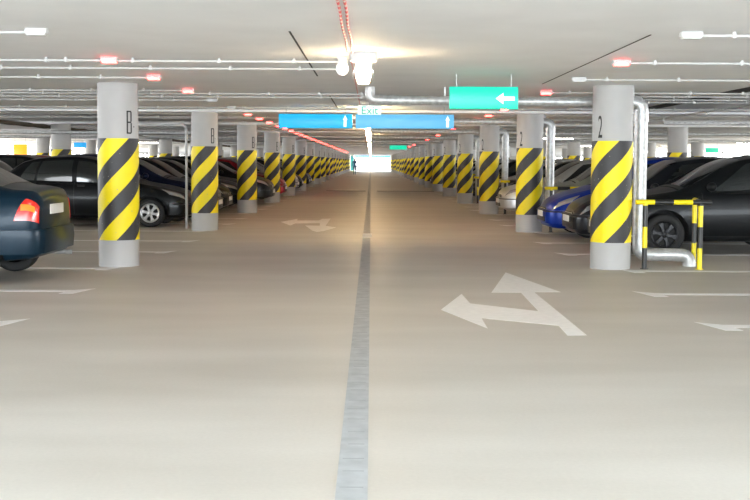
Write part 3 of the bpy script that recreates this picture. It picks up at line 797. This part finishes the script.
# drain pipes and pipe guards at the right columns
def pipe_set(k):
    y = YC0 + k*BAY
    t = thing('drain_pipe', 'galvanised drain pipe crossing the ceiling and dropping beside the %s right column' % ORD[k], 'pipe', (0, y, 0), 0, 'galvanised drain pipes at the right columns')
    xv = 3.675; r = .098; yo = .42
    bm = bmesh.new(); tube(bm, bend([(-.02, yo, ZC), (-.02, yo, 2.24), (.25, yo, 2.235)], .09), .068, 20); mk('centre_elbow', bm, GALV, t)
    bm = bmesh.new(); tube(bm, [(.2, yo, 2.235), (xv-.25, yo, 2.22)], .065, 20)
    for x in (.25, 1.3, 2.4, 3.3): lathe(bm, [(.072, x-.03), (.072, x+.03)], 20, 'X', (0, yo, 2.235-.005*x))
    mk('ceiling_run', bm, GALV, t)
    bm = bmesh.new(); tube(bm, bend([(xv-.3, yo, 2.22), (xv, yo, 2.22), (xv, yo, 1.98)], .12, 8), r, 24); lathe(bm, [(r+.006, 1.96), (r+.006, 2.0)], 24, 'Z', (xv, yo, 0)); mk('top_elbow', bm, GALV, t)
    bm = bmesh.new(); tube(bm, bend([(xv, yo, 2.0), (xv, yo, .15), (xv+.67, yo-.1, .15), (xv+.67, yo-.1, .0)], .13, 8), .09, 24)
    for z in (.4, 1.55): lathe(bm, [(r+.003, z-.012), (r+.003, z+.012)], 24, 'Z', (xv, yo, 0))
    mk('down_pipe', bm, GALV, t)
    bm = bmesh.new()
    for (px, py) in ((3.8, 2.28), (1.0, 2.28)): box(bm, px-.01 if px < 3 else px-.25, px+.01 if px < 3 else px-.23, yo-.02, yo+.02, 2.26, ZC)
    mk('hanger', bm, GALV, t)
    # guard
    g = thing('pipe_guard', 'yellow and black steel guard rail around the drain pipe at the %s right column' % ORD[k], 'guard rail', (3.62, y-.12, 0), 0, 'pipe guards at the right columns')
    def seg_post(x, yy, h, first):
        bm = bmesh.new(); z = 0; c = first
        while z < h-.001:
            z2 = min(h, z+.28)
            lathe(bm, [(.033, z), (.033, z2)], 18, 'Z', mi=c); z = z2; c = 1-c
        lathe(bm, [(.055, 0), (.055, .008)], 18, 'Z', mi=first)
        return mk('post', bm, [YEL, BLK], g, (x, yy, 0))
    seg_post(.0, 0, .87, 1); seg_post(.73, 0, .87, 0); seg_post(.935, .95, .87, 0)
    bm = bmesh.new(); xs = [-.13, .12, .37, .62, .87]; 
    for i in range(4): lathe(bm, [(.033, xs[i]), (.033, xs[i+1])], 18, 'X', (0, 0, .885), mi=i % 2)
    mk('top_rail', bm, [YEL, BLK], g)
    bm = bmesh.new(); tube(bm, [(.73, 0, .885), (.83, .475, .885)], .033, 18, 1); tube(bm, [(.83, .475, .885), (.94, .98, .885)], .033, 18, 0); mk('top_rail', bm, [YEL, BLK], g)
for k in range(5): pipe_set(k)

# ------------------------------------------------------------------ signs
def arrow_up(bm, cx, z0, h, yy, left=False):
    # a straight stem and a triangular head that meet as one arrow
    hw, sw = (h*.19, h*.115) if not left else (h*.30, h*.10)
    for P in ([(-sw, 0), (sw, 0), (sw, h*.62), (-sw, h*.62)], [(-hw, h*.60), (hw, h*.60), (0, h)]):
        if left: P = [(-(q-h/2), p+h*.30) for p, q in P]
        a = [bm.verts.new((cx+p, yy, z0+q)) for p, q in P]; b = [bm.verts.new((cx+p, yy-.004, z0+q)) for p, q in P]
        bm.faces.new(b); bm.faces.new(a); n = len(P)
        for i in range(n): bm.faces.new((a[i], a[(i+1) % n], b[(i+1) % n], b[i]))
WHITE = mat('sign_white', (.9, .9, .9), .4, emit=(1, 1, 1), es=.35)
def sign(name, x0, x1, y, z0, z1, col, em, label, arrow=None):
    t = thing(name, label, 'sign', ((x0+x1)/2, y, z0)); W = (x1-x0)/2; h = z1-z0
    m = mat('panel_%s_%.2f' % (name, x0), col, .35, emit=col, es=em)
    bm = bmesh.new(); box(bm, -W, W, 0, .07, 0, h, bev=.006); mk('panel', bm, m, t)
    bm = bmesh.new()
    for x in (-W*.8, W*.8): lathe(bm, [(.006, h), (.006, ZC-z0)], 8, 'Z', (x, .035, 0))
    mk('hanger_rod', bm, GALV, t)
    if arrow:
        bm = bmesh.new(); arrow_up(bm, W*arrow[0], h*.10, h*.82, -.001, arrow[1]) if not arrow[1] else arrow_up(bm, W*arrow[0], h*.22, h*.85, -.001, True)
        mk('arrow', bm, WHITE, t, smooth=False)
    return t
sign('blue_sign', -1.705, -.345, 20.0, 2.01, 2.27, (0.0, .36, .66), .37, 'deep sky blue lit sign panel with an up arrow, left one of the hanging pair', (.80, False))
t = sign('blue_sign', -.285, 1.525, 20.0, 2.01, 2.27, (.09, .36, .60), .45, 'paler sky blue lit sign panel with an up arrow, right one of the hanging pair', (.87, False))
sign('green_sign', .90, 1.69, 12.5, 2.01, 2.265, (0.0, .50, .34), .36, 'bright green hanging sign with a white arrow pointing left', (.62, True))
sign('green_sign', 1.03, 1.97, 60, 2.07, 2.30, (.0, .55, .34), .6, 'small distant green sign hanging over the driveway far ahead')
t = thing('exit_sign', 'small translucent white exit sign with green lettering above the blue signs', 'sign', (-.03, 18.6, 2.20))
bm = bmesh.new(); box(bm, -.20, .20, 0, .04, 0, .155, bev=.005); mk('panel', bm, mat('exit_panel', (.75, .88, .84), .3, emit=(.8, 1, .95), es=.35), t)
bm = text_bm('Exit', .19, 1.0); 
for v in bm.verts: v.co.z += .012; v.co.y -= .001
mk('lettering', bm, mat('exit_green', (.02, .50, .36), .4), t, smooth=False)
bm = bmesh.new(); lathe(bm, [(.008, .155), (.008, ZC-2.20)], 10, 'Z', (0, .02, 0)); mk('hanger_rod', bm, GALV, t)
# distant signs beyond the parked cars
sign('orange_panel', -15.18, -14.62, 46, 1.42, 2.05, (.85, .38, .01), .5, 'orange-yellow panel hanging in the distance at the far left')
sign('blue_board', -12.62, -12.1, 46, 1.93, 2.14, (.02, .36, .80), .4, 'small blue sign board in the distance left of the nearest left column')
sign('green_board', 14.2, 14.75, 46, 1.86, 2.05, (.02, .50, .32), .4, 'small green sign board in the distance above the black estate car')
bm = bmesh.new(); box(bm, -2.5, 3.1, YEND-.10, YEND-.002, 2.05, 2.29, bev=.01); tag(mk('blue_fascia', bm, mat('blue_fascia', (.04, .32, .75), .4, emit=(.1, .45, .9), es=.4)), 'blue fascia strip over the bright opening at the far end', 'sign')
bm = bmesh.new(); box(bm, -3.3, -2.62, YEND-.3, YEND-.05, 0, 2.2, bev=.01); tag(mk('teal_panel', bm, mat('teal_panel', (.05, .33, .38), .5)), 'teal upright panel left of the bright opening at the far end', 'panel')

# ------------------------------------------------------------------ person
def skinned(name, verts, edges, rad, m, parent, root=0):
    me = bpy.data.meshes.new(name); me.from_pydata(verts, edges, []); o = bpy.data.objects.new(name, me); C.objects.link(o)
    o.modifiers.new('s', 'SKIN'); d = me.skin_vertices[0].data
    for i, r in enumerate(rad): d[i].radius = (r, r) if isinstance(r, float) else r
    d[root].use_root = True
    sb = o.modifiers.new('u', 'SUBSURF'); sb.levels = 2; sb.render_levels = 2
    dg = bpy.context.evaluated_depsgraph_get(); dg.update()
    me2 = bpy.data.meshes.new_from_object(o.evaluated_get(dg)); bpy.data.objects.remove(o)
    me2.materials.clear()
    for mm in m: me2.materials.append(mm)
    for p in me2.polygons:
        p.use_smooth = True; z = p.center.z
        if len(m) > 2: p.material_index = 0 if z > 1.46 else (1 if z > .88 else (2 if z > .09 else 3))
        if len(m) > 2 and abs(p.center.x) > .17 and z < .86 and z > .6: p.material_index = 0
    return link(name, me2, parent)
V = [(0, 0, .95), (0, 0, 1.12), (0, .01, 1.36), (0, .01, 1.50), (0, 0, 1.60), (0, 0, 1.70),
     (.09, 0, .88), (.10, -.10, .50), (.10, .06, .10), (.10, -.10, .05), (-.09, 0, .88), (-.10, .14, .48), (-.10, .16, .10), (-.10, .02, .05),
     (.18, .01, 1.42), (.24, .06, 1.15), (.22, -.06, .92), (.22, -.10, .82), (-.18, .01, 1.42), (-.24, -.04, 1.15), (-.22, -.12, .92), (-.22, -.15, .82)]
E = [(0, 1), (1, 2), (2, 3), (3, 4), (4, 5), (0, 6), (6, 7), (7, 8), (8, 9), (0, 10), (10, 11), (11, 12), (12, 13), (2, 14), (14, 15), (15, 16), (16, 17), (2, 18), (18, 19), (19, 20), (20, 21)]
Rd = [.14, .135, .16, .06, .095, .085, .09, .065, .045, .04, .09, .065, .045, .04, .065, .05, .036, .035, .065, .05, .036, .035]
t = thing('person', 'person in dark blue jacket and trousers walking in the distance near the bright opening', 'person', (-1.70, 113, 0))
skinned('body', V, E, Rd, [mat('skin', (.55, .36, .27), .6), mat('blue_jacket', (.06, .13, .25), .8), mat('dark_trousers', (.05, .09, .16), .8), mat('shoes', (.02, .02, .02), .6)], t)
bm = bmesh.new(); r = bmesh.ops.create_uvsphere(bm, u_segments=16, v_segments=10, radius=.10)
for v in r['verts']: v.co = Vector((v.co.x, v.co.y*1.05+.02, 1.685+v.co.z*.95))
mk('hair', bm, mat('dark_hair', (.03, .02, .015), .8), t)
